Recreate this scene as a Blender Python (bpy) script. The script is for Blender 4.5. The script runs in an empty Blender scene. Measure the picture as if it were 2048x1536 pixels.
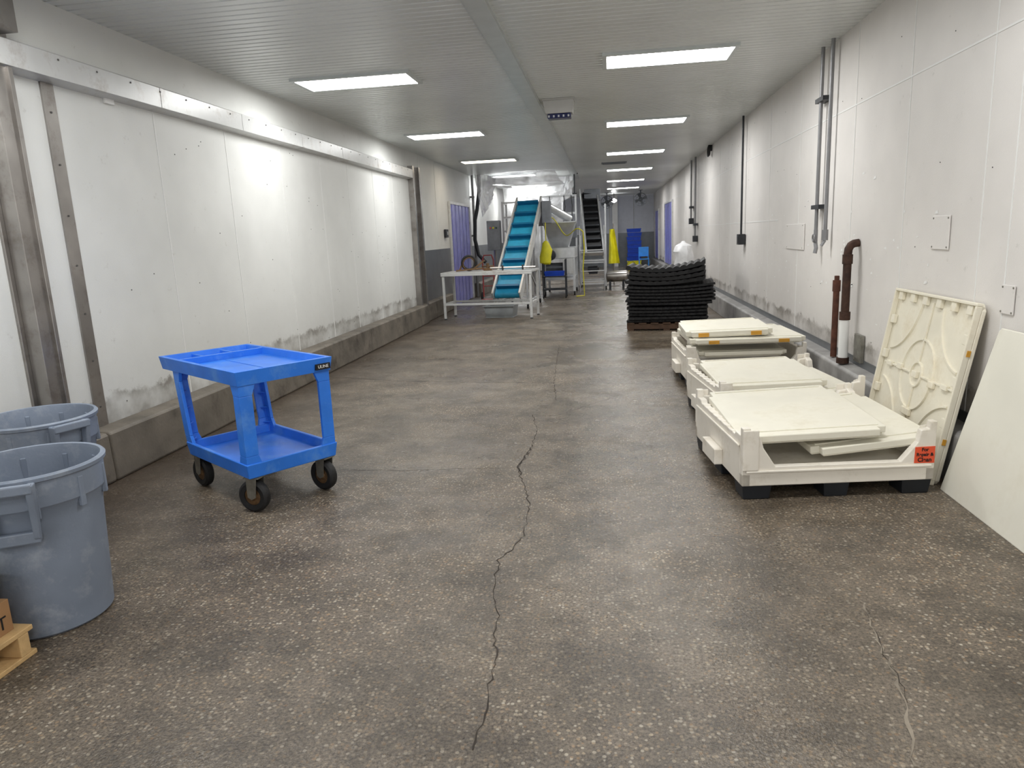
import bpy, bmesh, math, random
from mathutils import Matrix, Vector, noise
random.seed(7)
PI=math.pi
SC=bpy.context.scene; C=SC.collection
SC.view_settings.view_transform='Standard'
# ---------------- camera ----------------
FPX=1420.0; CH=1.55
th=math.atan(294/1420.0); psi=math.radians(8.03); rl=math.radians(2.61)
Rv=Vector((math.cos(psi),math.sin(psi),0)); Fh=Vector((-math.sin(psi),math.cos(psi),0))
Fv=Fh*math.cos(th)+Vector((0,0,-math.sin(th))); Uv=Fh*math.sin(th)+Vector((0,0,math.cos(th)))
cr=Rv*math.cos(rl)-Uv*math.sin(rl); cu=Rv*math.sin(rl)+Uv*math.cos(rl)
CAM=Vector((0,0,CH))
cd=bpy.data.cameras.new('camera'); cam=bpy.data.objects.new('camera',cd); C.objects.link(cam)
m=Matrix.Identity(4)
for i in range(3):
    m[i][0]=cr[i]; m[i][1]=cu[i]; m[i][2]=-Fv[i]; m[i][3]=CAM[i]
cam.matrix_world=m; cd.sensor_width=36; cd.lens=FPX/2048*36; cd.clip_end=200
SC.camera=cam
def ray(u,v): return cr*(u-1024)+cu*(768-v)+Fv*FPX
def PZ(u,v,z): r=ray(u,v); return CAM+r*((z-CH)/r.z)
def PX(u,v,x): r=ray(u,v); return CAM+r*(x/r.x)
def PY(u,v,y): r=ray(u,v); return CAM+r*(y/r.y)
# ---------------- materials ----------------
def lin(c): return tuple(((x/255)/12.92 if x/255<=.04045 else ((x/255+.055)/1.055)**2.4) for x in c)
class NT:
    def __init__(s,name):
        s.m=bpy.data.materials.new(name); s.m.use_nodes=True; s.t=s.m.node_tree; s.n=s.t.nodes; s.b=s.n['Principled BSDF']
        s.pos=None
    def P(s):
        if not s.pos: s.pos=s.n.new('ShaderNodeNewGeometry').outputs['Position']
        return s.pos
    def lk(s,a,b): s.t.links.new(a,b)
    def noise(s,scale,detail=3,rough=.6,vec=None):
        n=s.n.new('ShaderNodeTexNoise'); n.inputs['Scale'].default_value=scale; n.inputs['Detail'].default_value=detail; n.inputs['Roughness'].default_value=rough
        s.lk(vec or s.P(),n.inputs['Vector']); return n.outputs['Fac']
    def ramp(s,fac,stops):
        r=s.n.new('ShaderNodeValToRGB'); s.lk(fac,r.inputs[0]); e=r.color_ramp.elements
        while len(e)<len(stops): e.new(.5)
        for k,(p,c) in enumerate(stops):
            e[k].position=p; e[k].color=(c[0],c[1],c[2],1) if hasattr(c,'__len__') else (c,c,c,1)
        return r.outputs[0]
    def mix(s,fac,a,b,mode='MIX'):
        x=s.n.new('ShaderNodeMix'); x.data_type='RGBA'; x.blend_type=mode
        for sock,val in ((x.inputs[0],fac),(x.inputs[6],a),(x.inputs[7],b)):
            if isinstance(val,(int,float)): sock.default_value=val
            elif isinstance(val,tuple): sock.default_value=(*val[:3],1)
            else: s.lk(val,sock)
        return x.outputs[2]
    def math(s,op,a,b=0.0):
        x=s.n.new('ShaderNodeMath'); x.operation=op
        for i,val in enumerate((a,b)):
            if isinstance(val,(int,float)): x.inputs[i].default_value=val
            else: s.lk(val,x.inputs[i])
        return x.outputs[0]
    def bump(s,h,st,dist=.01):
        x=s.n.new('ShaderNodeBump'); x.inputs['Strength'].default_value=st; x.inputs['Distance'].default_value=dist
        s.lk(h,x.inputs['Height']); s.lk(x.outputs[0],s.b.inputs['Normal'])
def mat(name,col,rough=.5,metal=0,var=.15,scale=6,bump=0,bscale=60,dirt=None,dscale=3,damt=.5):
    n=NT(name); c=lin(col)
    a=tuple(x*(1-var) for x in c); b=tuple(min(1,x*(1+var)) for x in c)
    out=n.ramp(n.noise(scale,2),[(.3,a),(.7,b)])
    if dirt:
        f=n.ramp(n.noise(dscale,5,.7),[(.52,0),(.72,damt)])
        out=n.mix(f,out,lin(dirt))
    n.lk(out,n.b.inputs['Base Color']); n.b.inputs['Roughness'].default_value=rough; n.b.inputs['Metallic'].default_value=metal
    if bump: n.bump(n.noise(bscale,2),bump,.004)
    return n.m
M={}
def floor_mat():
    n=NT('wet aggregate concrete')
    vo=n.n.new('ShaderNodeTexVoronoi'); vo.inputs['Scale'].default_value=62; n.lk(n.P(),vo.inputs['Vector'])
    sep=n.n.new('ShaderNodeSeparateColor'); n.lk(vo.outputs['Color'],sep.inputs[0])
    stone=n.ramp(vo.outputs['Distance'],[(.32,1),(.46,0)])
    pick=n.ramp(sep.outputs[0],[(.48,0),(.52,1)])
    msk=n.math('MULTIPLY',stone,pick)
    scol=n.ramp(sep.outputs[1],[(0,lin((140,110,78))),(.5,lin((166,150,126))),(1,lin((194,186,170)))])
    base=n.ramp(n.noise(80,4,.8),[(.38,lin((28,23,20))),(.62,lin((146,133,116)))])
    big=n.ramp(n.noise(.55,4,.65),[(.34,lin((80,67,55))),(.52,lin((108,97,84))),(.7,lin((138,129,117)))])
    col=n.mix(.42,base,big)
    fade=n.ramp(n.noise(.9,4,.6),[(.35,.3),(.65,.95)])
    col=n.mix(n.math('MULTIPLY',msk,fade),col,scol)
    blot=n.ramp(n.noise(2.4,5,.72),[(.38,.52),(.6,1)])
    col=n.mix(1.0,col,blot,'MULTIPLY')
    sx=n.n.new('ShaderNodeSeparateXYZ'); n.lk(n.P(),sx.inputs[0])
    d=n.ramp(n.math('ADD',n.math('MULTIPLY',n.math('ADD',sx.outputs[0],3.45),.5),n.math('MULTIPLY',n.noise(1.6,5,.65),.8)),[(.42,.8),(.95,0)])
    col=n.mix(d,col,lin((60,49,39)))
    n.lk(col,n.b.inputs['Base Color'])
    wet=n.ramp(n.math('ABSOLUTE',n.math('ADD',sx.outputs[0],-.1)),[(.3,-.0),(1.0,.10)])
    ro=n.ramp(n.math('ADD',n.noise(.9,5,.7),wet),[(.38,.10),(.52,.28),(.68,.52)])
    n.lk(ro,n.b.inputs['Roughness'])
    h=n.math('ADD',n.noise(110,3),n.math('MULTIPLY',n.noise(14,3),.8))
    n.bump(h,.5,.006)
    return n.m
M['floor']=floor_mat()
def wall_mat(name,base):
    n=NT(name)
    sx=n.n.new('ShaderNodeSeparateXYZ'); n.lk(n.P(),sx.inputs[0]); z=sx.outputs[2]
    col=n.ramp(n.noise(1.1,3),[(.3,tuple(x*.88 for x in lin(base))),(.7,lin(base))])
    nz=n.noise(5,6,.75)
    g=n.math('ADD',z,n.math('MULTIPLY',nz,-.30))
    grime=n.ramp(g,[(.17,.8),(.30,.55),(.37,.85),(.41,.15),(.85,0)])
    pat=n.ramp(n.noise(2.2,4),[(.36,.25),(.60,1)])
    col=n.mix(n.math('MULTIPLY',grime,pat),col,lin((112,105,96)))
    sc=n.ramp(n.noise(9,6,.8),[(.62,0),(.70,.4)])
    col=n.mix(sc,col,lin((176,172,165)))
    n.lk(col,n.b.inputs['Base Color']); n.b.inputs['Roughness'].default_value=.5
    n.bump(n.noise(160,2),.3,.003)
    return n.m
M['wall_l']=wall_mat('white wall panel left',(227,228,225))
M['wall_r']=wall_mat('white wall panel right',(229,225,221))
M['wall_b']=mat('bluish white end wall',(226,230,240),.5,0,.04)
M['caulk']=mat('white caulk seam',(230,230,228),.5,0,.03)
M['screw']=mat('dark screw head',(92,90,88),.5,.3)
M['seamgrey']=mat('grey seam',(188,188,186),.5,0,.03)
M['wains']=mat('grey metal wainscot',(120,124,128),.32,.55,.12,3,.1,30)
M['ceil']=mat('grey ribbed ceiling',(218,221,219),.32,.1,.05,1.2)
M['trim']=mat('painted metal trim',(205,210,210),.35,.2,.05)
M['kerb']=mat('stained concrete kerb',(108,101,91),.6,0,.28,3,.7,25,(54,47,40),2.5,.85)
M['kerb_r']=mat('grey kerb cap',(150,148,146),.5,0,.2,4,.4,40,(80,74,68),3,.6)
M['steel']=mat('brushed stainless steel',(158,154,150),.3,.85,.15,4,.05,80,(90,74,62),5,.5)
M['steel2']=mat('clean stainless steel',(200,202,204),.3,.6,.1,5)
M['steelw']=mat('painted light metal',(208,209,208),.35,.15,.06,4,.0,50,(120,96,76),4,.45)
M['blue']=mat('blue cart plastic',(44,120,224),.42,0,.10,5,.15,120,(112,164,226),4,.55)
M['tyre']=mat('black rubber',(24,24,26),.6,0,.2,20,.3,80)
M['rusthub']=mat('rusty hub metal',(118,92,66),.5,.6,.3,30)
M['zinc']=mat('zinc bracket',(150,148,140),.4,.8,.2,20)
M['canblue']=mat('blue grey bin plastic',(122,132,148),.5,0,.12,4,.2,60,(164,170,180),7,.55)
M['cream2']=mat('cream plastic panel',(230,226,211),.4,0,.05,3,.1,90,(206,198,175),3,.5)
M['cream3']=mat('white bin plastic',(232,226,215),.42,0,.05,4,.1,90,(186,174,152),6,.5)
M['creamlid']=mat('old ivory plastic',(232,226,208),.45,0,.06,4,.1,90,(204,190,160),4,.5)
M['board']=mat('cream flat board',(229,226,213),.45,0,.05,2,.05,60,(214,208,190),2,.5)
M['blackp']=mat('black foot plastic',(26,30,36),.5)
M['blackm']=mat('black belting plastic',(15,15,18),.6,0,.3,20)
M['orange']=mat('orange yellow latch',(205,150,50),.5)
M['sticker']=mat('orange red sticker',(226,84,48),.6,0,.05)
M['ink']=mat('black ink',(14,14,16),.7)
M['white']=mat('white paint',(238,238,236),.5,0,.03)
M['wood']=mat('pale pallet wood',(200,166,116),.7,0,.2,9,.3,60,(120,88,54),6,.5)
M['woodd']=mat('dark pallet wood',(84,62,46),.75,0,.25,9,.3,60)
M['card']=mat('brown cardboard',(156,118,80),.8,0,.1)
M['green']=mat('dark green plastic',(40,76,54),.5)
M['rust']=mat('rusty pipe',(70,48,38),.7,.3,.35,18,.5,60,(36,28,24),10,.7)
M['rusty2']=mat('rusty brown pipe',(90,54,40),.7,.2,.3,18,.5,60)
M['conduit']=mat('grey conduit',(136,136,138),.42,.5,.1,8)
M['dark']=mat('dark grey metal',(52,54,58),.45,.4,.15)
M['mid']=mat('mid grey metal',(116,120,126),.4,.5,.15)
M['beltblue']=mat('turquoise blue belt',(48,166,210),.45,0,.1,8)
M['beltd']=mat('dark blue cleat',(16,110,156),.45,0,.1,8)
M['yellow']=mat('yellow plastic',(222,214,40),.5,0,.1,6)
M['cblue']=mat('blue crate plastic',(22,70,190),.5)
M['lblue']=mat('light blue plastic',(50,130,210),.5)
M['strip']=mat('violet pvc strip',(146,148,224),.25,0,.12,5)
M['red']=mat('red paint',(180,80,76),.5)
M['tub']=mat('grey tub plastic',(140,144,146),.5)
M['navy']=mat('navy glass',(28,36,84),.25)
def emis(name,col,s):
    n=NT(name); n.b.inputs['Base Color'].default_value=(.9,.9,.9,1)
    n.b.inputs['Emission Color'].default_value=(*col,1); n.b.inputs['Emission Strength'].default_value=s
    return n.m
M['lamp']=emis('lit diffuser',(1,1,.985),29)
M['lampw']=emis('dim warm diffuser',(1,.86,.68),9)
M['bulb']=emis('bright lamp',(1,1,1),20)
def film():
    n=NT('clear plastic film'); n.b.inputs['Base Color'].default_value=(.94,.95,.97,1); n.b.inputs['Roughness'].default_value=.35
    f=n.ramp(n.noise(3,3),[(.3,.55),(.7,.9)]); n.lk(f,n.b.inputs['Alpha']); return n.m
M['film']=film()
M['crack']=mat('crack filler',(52,45,39),.9,0,.3,8)
M['crackl']=mat('pale crack filler',(132,123,110),.9,0,.4,8)
# ---------------- mesh builder ----------------
class MB:
    def __init__(s): s.v=[]; s.f=[]; s.mi=[]; s.cur=0; s.M=None
    def add(s,vs,fs):
        o=len(s.v)
        for p in vs:
            p=Vector(p)
            if s.M is not None: p=s.M@p
            s.v.append(tuple(p))
        for f in fs: s.f.append(tuple(i+o for i in f)); s.mi.append(s.cur)
        return s
    def box(s,x0,x1,y0,y1,z0,z1):
        vs=[(x,y,z) for z in (z0,z1) for y in (y0,y1) for x in (x0,x1)]
        return s.add(vs,[(0,2,3,1),(4,5,7,6),(0,1,5,4),(2,6,7,3),(0,4,6,2),(1,3,7,5)])
    def loft(s,A,B,cap=True):
        n=len(A); fs=[(i,(i+1)%n,n+(i+1)%n,n+i) for i in range(n)]
        if cap: fs+=[tuple(range(n-1,-1,-1)),tuple(range(n,2*n))]
        return s.add(list(A)+list(B),fs)
    def prism(s,poly,axis,a,b):
        def mp(p,h):
            if axis=='z': return (p[0],p[1],h)
            if axis=='y': return (p[0],h,p[1])
            return (h,p[0],p[1])
        return s.loft([mp(p,a) for p in poly],[mp(p,b) for p in poly])
    def beam(s,p0,p1,w,h,up=(0,0,1)):
        p0=Vector(p0);p1=Vector(p1); d=(p1-p0).normalized(); sd=d.cross(Vector(up))
        if sd.length<1e-4: sd=d.cross(Vector((1,0,0)))
        sd.normalize(); u=sd.cross(d)
        q=[sd*w/2+u*h/2,-sd*w/2+u*h/2,-sd*w/2-u*h/2,sd*w/2-u*h/2]
        return s.loft([p0+x for x in q],[p1+x for x in q])
    def tube(s,pts,r,n=10):
        pts=[Vector(p) for p in pts]; rings=[]
        ref=None
        for i,p in enumerate(pts):
            if i==0: d=pts[1]-p
            elif i==len(pts)-1: d=p-pts[i-1]
            else: d=(pts[i+1]-p).normalized()+(p-pts[i-1]).normalized()
            d.normalize()
            if ref is None:
                ref=d.cross(Vector((0,0,1)))
                if ref.length<1e-3: ref=d.cross(Vector((1,0,0)))
            ref=(ref-d*ref.dot(d)).normalized(); u=d.cross(ref)
            rr=r[i] if hasattr(r,'__len__') else r
            rings.append([p+ref*rr*math.cos(2*PI*k/n)+u*rr*math.sin(2*PI*k/n) for k in range(n)])
        vs=[q for R in rings for q in R]; fs=[]
        for i in range(len(pts)-1):
            for k in range(n): fs.append((i*n+k,i*n+(k+1)%n,(i+1)*n+(k+1)%n,(i+1)*n+k))
        fs.append(tuple(range(n-1,-1,-1))); fs.append(tuple((len(pts)-1)*n+k for k in range(n)))
        return s.add(vs,fs)
    def lathe(s,prof,n=32,ctr=(0,0,0),axis='z',closed=False):
        vs=[];fs=[]
        for (r,z) in prof:
            for k in range(n):
                a=2*PI*k/n; x,y=r*math.cos(a),r*math.sin(a)
                p=(x,y,z) if axis=='z' else ((z,x,y) if axis=='x' else (x,z,y))
                vs.append((p[0]+ctr[0],p[1]+ctr[1],p[2]+ctr[2]))
        L=len(prof)
        for i in range(L if closed else L-1):
            j=(i+1)%L
            for k in range(n): fs.append((i*n+k,i*n+(k+1)%n,j*n+(k+1)%n,j*n+k))
        if not closed:
            fs.append(tuple(range(n-1,-1,-1))); fs.append(tuple((L-1)*n+k for k in range(n)))
        return s.add(vs,fs)
    def torus(s,ctr,R,r,axis='z',n=32,k=8):
        return s.lathe([(R+r*math.cos(2*PI*i/k),r*math.sin(2*PI*i/k)) for i in range(k)],n,ctr,axis,True)
    def build(s,name,mats,parent=None,bevel=0,smooth=False):
        me=bpy.data.meshes.new(name); me.from_pydata(s.v,[],s.f)
        if not isinstance(mats,(list,tuple)): mats=[mats]
        for q in mats: me.materials.append(M[q])
        for p,i in zip(me.polygons,s.mi): p.material_index=i
        bm=bmesh.new(); bm.from_mesh(me); bmesh.ops.recalc_face_normals(bm,faces=bm.faces)
        if smooth:
            for f in bm.faces: f.smooth=True
            for e in bm.edges:
                if len(e.link_faces)==2 and e.calc_face_angle(0)>.6: e.smooth=False
        bm.to_mesh(me); bm.free()
        o=bpy.data.objects.new(name,me); C.objects.link(o)
        if parent: o.parent=parent
        if bevel:
            b=o.modifiers.new('bevel','BEVEL'); b.width=bevel; b.segments=2; b.limit_method='ANGLE'; b.angle_limit=.7
        return o
def tag(o,label,cat,group=None):
    o['label']=label; o['category']=cat
    if group: o['group']=group
    return o
def struct(o): o['kind']='structure'; return o
def thing(name,label,cat,loc=(0,0,0),rz=0,group=None):
    o=bpy.data.objects.new(name,None); o.empty_display_size=.1; C.objects.link(o); o.location=loc; o.rotation_euler=(0,0,rz)
    return tag(o,label,cat,group)
def dup(o,parent=None):
    c=o.copy(); C.objects.link(c)
    if parent: c.parent=parent
    for ch in list(o.children): dup(ch,parent=c)
    return c
def text(s,size,mtx,matn,parent,name='lettering',off=0):
    cu_=bpy.data.curves.new('txt','FONT'); cu_.body=s; cu_.size=size; cu_.align_x='CENTER'; cu_.align_y='CENTER'; cu_.extrude=.0004; cu_.offset=off
    t=bpy.data.objects.new('txt',cu_); C.objects.link(t); bpy.context.view_layer.update()
    me=bpy.data.meshes.new_from_object(t.evaluated_get(bpy.context.evaluated_depsgraph_get()))
    bpy.data.objects.remove(t); me.transform(mtx); me.materials.clear(); me.materials.append(M[matn])
    o=bpy.data.objects.new(name,me); C.objects.link(o); o.parent=parent; return o
def basis(X,Y,O):
    X=Vector(X);Y=Vector(Y);Z=X.cross(Y); mm=Matrix.Identity(4)
    for i in range(3): mm[i][0]=X[i];mm[i][1]=Y[i];mm[i][2]=Z[i];mm[i][3]=O[i]
    return mm
# ---------------- setting ----------------
XL=-3.6; XR=2.12; CE=3.18; YE=34.0; Y0=-3.0
KL=-3.43; KR=1.985
b=MB(); b.box(XL-.2,XR+.2,Y0,YE+.2,-.12,0)
def crack(pts,w,slot):
    P=[PZ(u,v,0) for u,v in pts]; Q=[]
    for i in range(len(P)-1):
        n=max(2,int((P[i+1]-P[i]).length/.035))
        for k in range(n):
            p=P[i].lerp(P[i+1],k/n); Q.append(p+Vector((random.gauss(0,.006),random.gauss(0,.006),0)))
    Q.append(P[-1]); vs=[];fs=[]
    for i,p in enumerate(Q):
        d=(Q[min(i+1,len(Q)-1)]-Q[max(i-1,0)]).normalized(); s_=Vector((-d.y,d.x,0)); ww=w*random.uniform(.1,1.0)
        vs+= [(p+s_*ww)+Vector((0,0,.0012)),(p-s_*ww)+Vector((0,0,.0012))]
    for i in range(len(Q)-1): fs.append((2*i,2*i+1,2*i+3,2*i+2))
    b.cur=slot; b.add(vs,fs)
crack([(1065,830),(1075,860),(1060,905),(1035,935),(1050,975),(1058,1010),(1045,1075),(1000,1120),(985,1180),(992,1230),(990,1320),(975,1400),(945,1500)],.004,1)
crack([(1065,890),(1050,912),(1035,935),(1042,950)],.008,1)
crack([(680,940),(800,942),(900,938),(1035,935)],.0025,1)
crack([(680,755),(800,762),(950,765),(1112,765)],.005,1)
crack([(1118,690),(1108,765),(1112,800)],.004,1)
crack([(1725,1200),(1745,1260),(1780,1330),(1810,1400),(1825,1480),(1832,1534)],.008,2)
crack([(1728,1205),(1748,1265),(1783,1335),(1815,1405)],.002,1)
crack([(1640,985),(1730,1010),(1850,1060),(2040,1110)],.004,2)
crack([(1065,830),(1110,832),(1240,790),(1390,770)],.0025,1)
struct(b.build('floor',['floor','crack','crackl']))
b=MB(); prof=[]; y=Y0; pit=.10
while y<YE: prof+= [(y,CE),(y+pit-.026,CE),(y+pit-.018,CE+.016),(y+pit-.006,CE+.016)]; y+=pit
n=len(prof); vs=[(XL-.1,p[0],p[1]) for p in prof]+[(XR+.1,p[0],p[1]) for p in prof]
b.add(vs,[(i,i+1,n+i+1,n+i) for i in range(n-1)]); b.box(XL-.1,XR+.1,Y0,YE+.1,CE+.02,CE+.1)
struct(b.build('ceiling','ceil'))
b=MB(); b.box(-.98,-.80,Y0,22,CE-.022,CE); b.box(-.965,-.815,Y0,22,CE-.03,CE-.022)
struct(b.build('trim_1','trim'))
b=MB(); b.box(XL-.15,XL,Y0,YE,0,CE)
seams=[PX(u,450,XL).y for u in (336,470,574,650,703,752,790)]
b.cur=1
for sy in seams: b.box(XL,XL+.003,sy-.006,sy+.006,.35,2.68)
b.cur=2
for i in range(55): b.lathe([(.005,0),(.005,.003)],6,(XL,random.uniform(4.6,13),random.choice((.55,.95,1.35,1.75,2.15,2.5))+random.gauss(0,.08)),'x')
b.cur=3; b.box(XL,XL+.006,13.6,YE,.3,1.36)
for sy in (13.9,15.2,): b.cur=1; b.box(XL,XL+.008,sy-.01,sy+.01,1.36,CE)
struct(b.build('wall_left',['wall_l','caulk','screw','wains']))
b=MB()
prof=[(XL,0),(KL,0),(KL+.005,.02),(KL-.005,.33),(KL-.02,.35),(XL,.36)]
b.prism(prof,'y',Y0,4.32); b.prism(prof,'y',4.335,13.35); b.prism([(x-.05 if x>XL+.01 else x,z) for x,z in prof],'y',13.36,15.9); b.prism(prof,'y',19.2,YE)
struct(b.build('baseboard_left','kerb',bevel=.012))
b=MB(); b.box(XR,XR+.15,Y0,YE,0,CE)
b.cur=1
for (u,v) in ((2035,300),(1975,300),(1812,350),(1706,350),(1600,350),(1540,350),(1462,370),(1440,370),(1370,400)):
    sy=PX(u,v,XR).y; b.box(XR-.003,XR,sy-.005,sy+.005,.36,CE)
for zz in (2.52,): b.box(XR-.0031,XR,Y0,YE,zz-.006,zz+.006)
b.box(XR-.0031,XR,9.5,YE,1.6,1.61)
b.cur=2
for i in range(60):
    yy=random.uniform(3,20); b.lathe([(.004,0),(.004,.003)],6,(XR-.003,yy,random.choice((.6,1.0,1.4,1.8,2.2,2.6,2.9))+random.gauss(0,.06)),'x')
b.cur=3
b.box(XR-.006,XR,Y0,YE,.33,.40)
b.cur=4
for i in range(150):
    yy=random.uniform(5,16); zz=random.choice((1.25,.9,1.55))+random.gauss(0,.16); L=random.uniform(.01,.06); hh=random.uniform(.004,.02)
    b.add([(XR-.0022,yy,zz),(XR-.0022,yy+L,zz+random.uniform(-.01,.01)),(XR-.0022,yy+L*.8,zz+hh),(XR-.0022,yy+L*.2,zz+hh*1.3)],[(0,1,2,3)])
struct(b.build('wall_right',['wall_r','caulk','screw','wains','white']))
b=MB(); b.prism([(XR,0),(XR,.335),(KR+.02,.32),(KR,.30),(KR-.005,0)],'y',Y0,YE)
struct(b.build('baseboard_right','kerb_r',bevel=.01))
b=MB(); b.box(XL,XR,YE,YE+.15,0,CE); b.cur=1; b.box(XL,XR,YE-.01,YE,0,1.5)
for xx in (-2.5,-1.2,.1,1.2): b.cur=2; b.box(xx,xx+.02,YE-.015,YE,1.5,CE)
struct(b.build('wall_back',['wall_b','wains','seamgrey']))
b=MB(); b.prism([(XL,2.86),(XL+.03,2.86),(XL+.10,2.83),(XL+.10,2.68),(XL,2.66)],'y',3.2,13.1)
for sy in (5.6,6.9,8.3,9.6,11.1,12.4): b.box(XL+.10,XL+.103,sy-.02,sy+.02,2.68,2.83)
b.cur=1
for i in range(24): b.lathe([(.007,0),(.007,.006)],6,(XL+.10,4.5+i*.36,2.80),'x')
struct(b.build('trim_2',['steelw','screw'],bevel=.004))
b=MB(); b.box(XL,XL+.02,3.90,4.20,.36,2.9); b.box(XL+.02,XL+.12,3.93,4.05,.36,2.66); b.box(XL+.02,XL+.14,4.03,4.06,.36,2.66)
b.box(XL,XL+.17,3.78,4.12,2.86,CE); b.cur=1
for i in range(7):
    for yy in (4.12,): b.lathe([(.008,0),(.008,.006)],6,(XL+.02,yy,.6+i*.33),'x')
b.lathe([(.01,0),(.01,.006)],6,(XL+.17,3.95,3.0),'x'); b.lathe([(.01,0),(.01,.006)],6,(XL+.17,4.06,3.1),'x')
struct(b.build('trim_3',['steel','screw'],bevel=.003))
b=MB(); b.box(XL,XL+.012,4.42,4.53,.36,2.66); b.cur=1
for i in range(7): b.lathe([(.007,0),(.007,.005)],6,(XL+.012,4.475,.5+i*.33),'x')
struct(b.build('trim_4',['steel','screw']))
b=MB(); b.box(XL,XL+.10,13.12,13.22,.1,2.9); b.box(XL,XL+.02,13.22,13.5,.3,2.9); b.box(XL,XL+.12,13.48,13.56,.3,2.9)
struct(b.build('trim_5','steel',bevel=.003))
def strip_door(name,x,sgn,y0,y1,z0,z1):
    f=MB(); w=.06
    xa,xb=(x,x+.05) if sgn>0 else (x-.05,x)
    f.box(xa,xb,y0-w,y0,z0,z1+w); f.box(xa,xb,y1,y1+w,z0,z1+w); f.box(xa,xb,y0,y1,z1,z1+w)
    d=struct(f.build(name,'steelw',bevel=.004))
    n=max(4,int((y1-y0)/.2)); st=(y1-y0)/n
    for i in range(n):
        c=MB(); off=.012+(i%2)*.010
        p0=x+sgn*off
        c.prism([(p0,y0+i*st-.01),(p0+sgn*.008,y0+i*st+st*.5),(p0,y0+(i+1)*st+.01),(p0+sgn*.004,y0+(i+1)*st+.01),(p0+sgn*.012,y0+i*st+st*.5),(p0+sgn*.004,y0+i*st-.01)],'z',z0+.02,z1)
        c.build('curtain_strip','strip',d)
    return d
strip_door('door_1',XL+.006,1,16.4,18.7,.0,2.35)
strip_door('door_2',XR-.002,-1,24.2,27.2,.36,2.45)
strip_door('door_3',XR-.002,-1,30.5,32.5,.36,2.35)
# ---------------- ceiling lights ----------------
def light(x0,x1,y0,y1,label,dm='lamp',grp='ceiling light panels'):
    t=thing('ceiling_light',label,'light',((x0+x1)/2,(y0+y1)/2,CE),0,grp)
    w=(x1-x0)/2; d=(y1-y0)/2; f=MB()
    f.box(-w-.04,w+.04,-d-.04,-d,-.03,0); f.box(-w-.04,w+.04,d,d+.04,-.03,0); f.box(-w-.04,-w,-d,d,-.03,0); f.box(w,w+.04,-d,d,-.03,0)
    f.build('frame','trim',t)
    g=MB(); g.add([(-w,-d,-.02),(-w,d,-.02),(w,d,-.02),(w,-d,-.02)],[(0,1,2,3)]); g.build('diffuser',dm,t)
    return t
ys=[-1.2,3.0,7.16,11.25,15.4,19.5,23.6,27.7]  # first two pairs are out of view, added to brighten the foreground
lbR=['ceiling panel of the right row farthest behind the viewer','ceiling panel of the right row overhead of the viewer','large lit ceiling panel nearest the camera on the right row','second lit panel of the right row, beyond the nearest one','third lit panel of the right row','fourth lit panel of the right row, small with distance','fifth lit panel of the right row','farthest lit panel of the right row near the back wall']
lbL=['ceiling panel of the left row farthest behind the viewer','ceiling panel of the left row overhead of the viewer','large lit ceiling panel nearest the camera on the left row','second lit panel of the left row above the left wall','dim warm third panel of the left row','lit panel behind the hanging plastic sheet','left row panel behind the cloudy sheets over the machines','farthest left row panel behind the tall plastic curtain']  # last two left panels are added behind the plastic to brighten the far end
for i,yv in enumerate(ys):
    light(.02,1.18,yv,yv+.5,lbR[i])
    light(-3.06,-1.92,yv+.03,yv+.5,lbL[i],'lampw' if i==4 else 'lamp')
t=thing('emergency_light','pale ceiling mounted box light with dark blue underside beside the ceiling strip','light',(-.56,9.3,CE))
b=MB(); b.loft([(-.20,-.13,-.02),(.18,-.13,-.02),(.18,.13,-.02),(-.20,.13,-.02)],[(-.17,-.10,-.17),(.16,-.10,-.17),(.16,.10,-.17),(-.17,.10,-.17)]); b.box(-.21,.19,-.14,.14,-.02,0); b.build('housing','seamgrey',t,bevel=.006)
b=MB(); b.box(-.15,.14,-.085,.085,-.225,-.17); b.build('lens','navy',t,bevel=.01)
for i in range(5): 
    b=MB(); b.box(-.14+i*.06,-.12+i*.06,-.09,-.085,-.215,-.19); b.build('louvre','steel2',t)
p=PZ(1228,325,CE); b=MB(); b.box(-.3,.3,-.15,.15,-.02,0)
for i in range(6): b.box(-.27,.27,-.13+i*.045,-.11+i*.045,-.03,-.02)
o=b.build('ceiling_vent','mid'); o.location=(p.x,p.y,CE); tag(o,'grey slotted vent in ceiling between right row light panels','vent')
p=PZ(1148,346,CE); b=MB(); b.tube([(0,0,0),(0,0,-.55)],.02,8); b.box(-.1,.1,-.02,.02,-.03,0); b.box(-.06,.06,-.02,.02,-.56,-.53)
o=b.build('hanging_rod','dark'); o.location=(p.x,p.y,CE); tag(o,'short dark rod hanging from ceiling above the second conveyor','rod')
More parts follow.
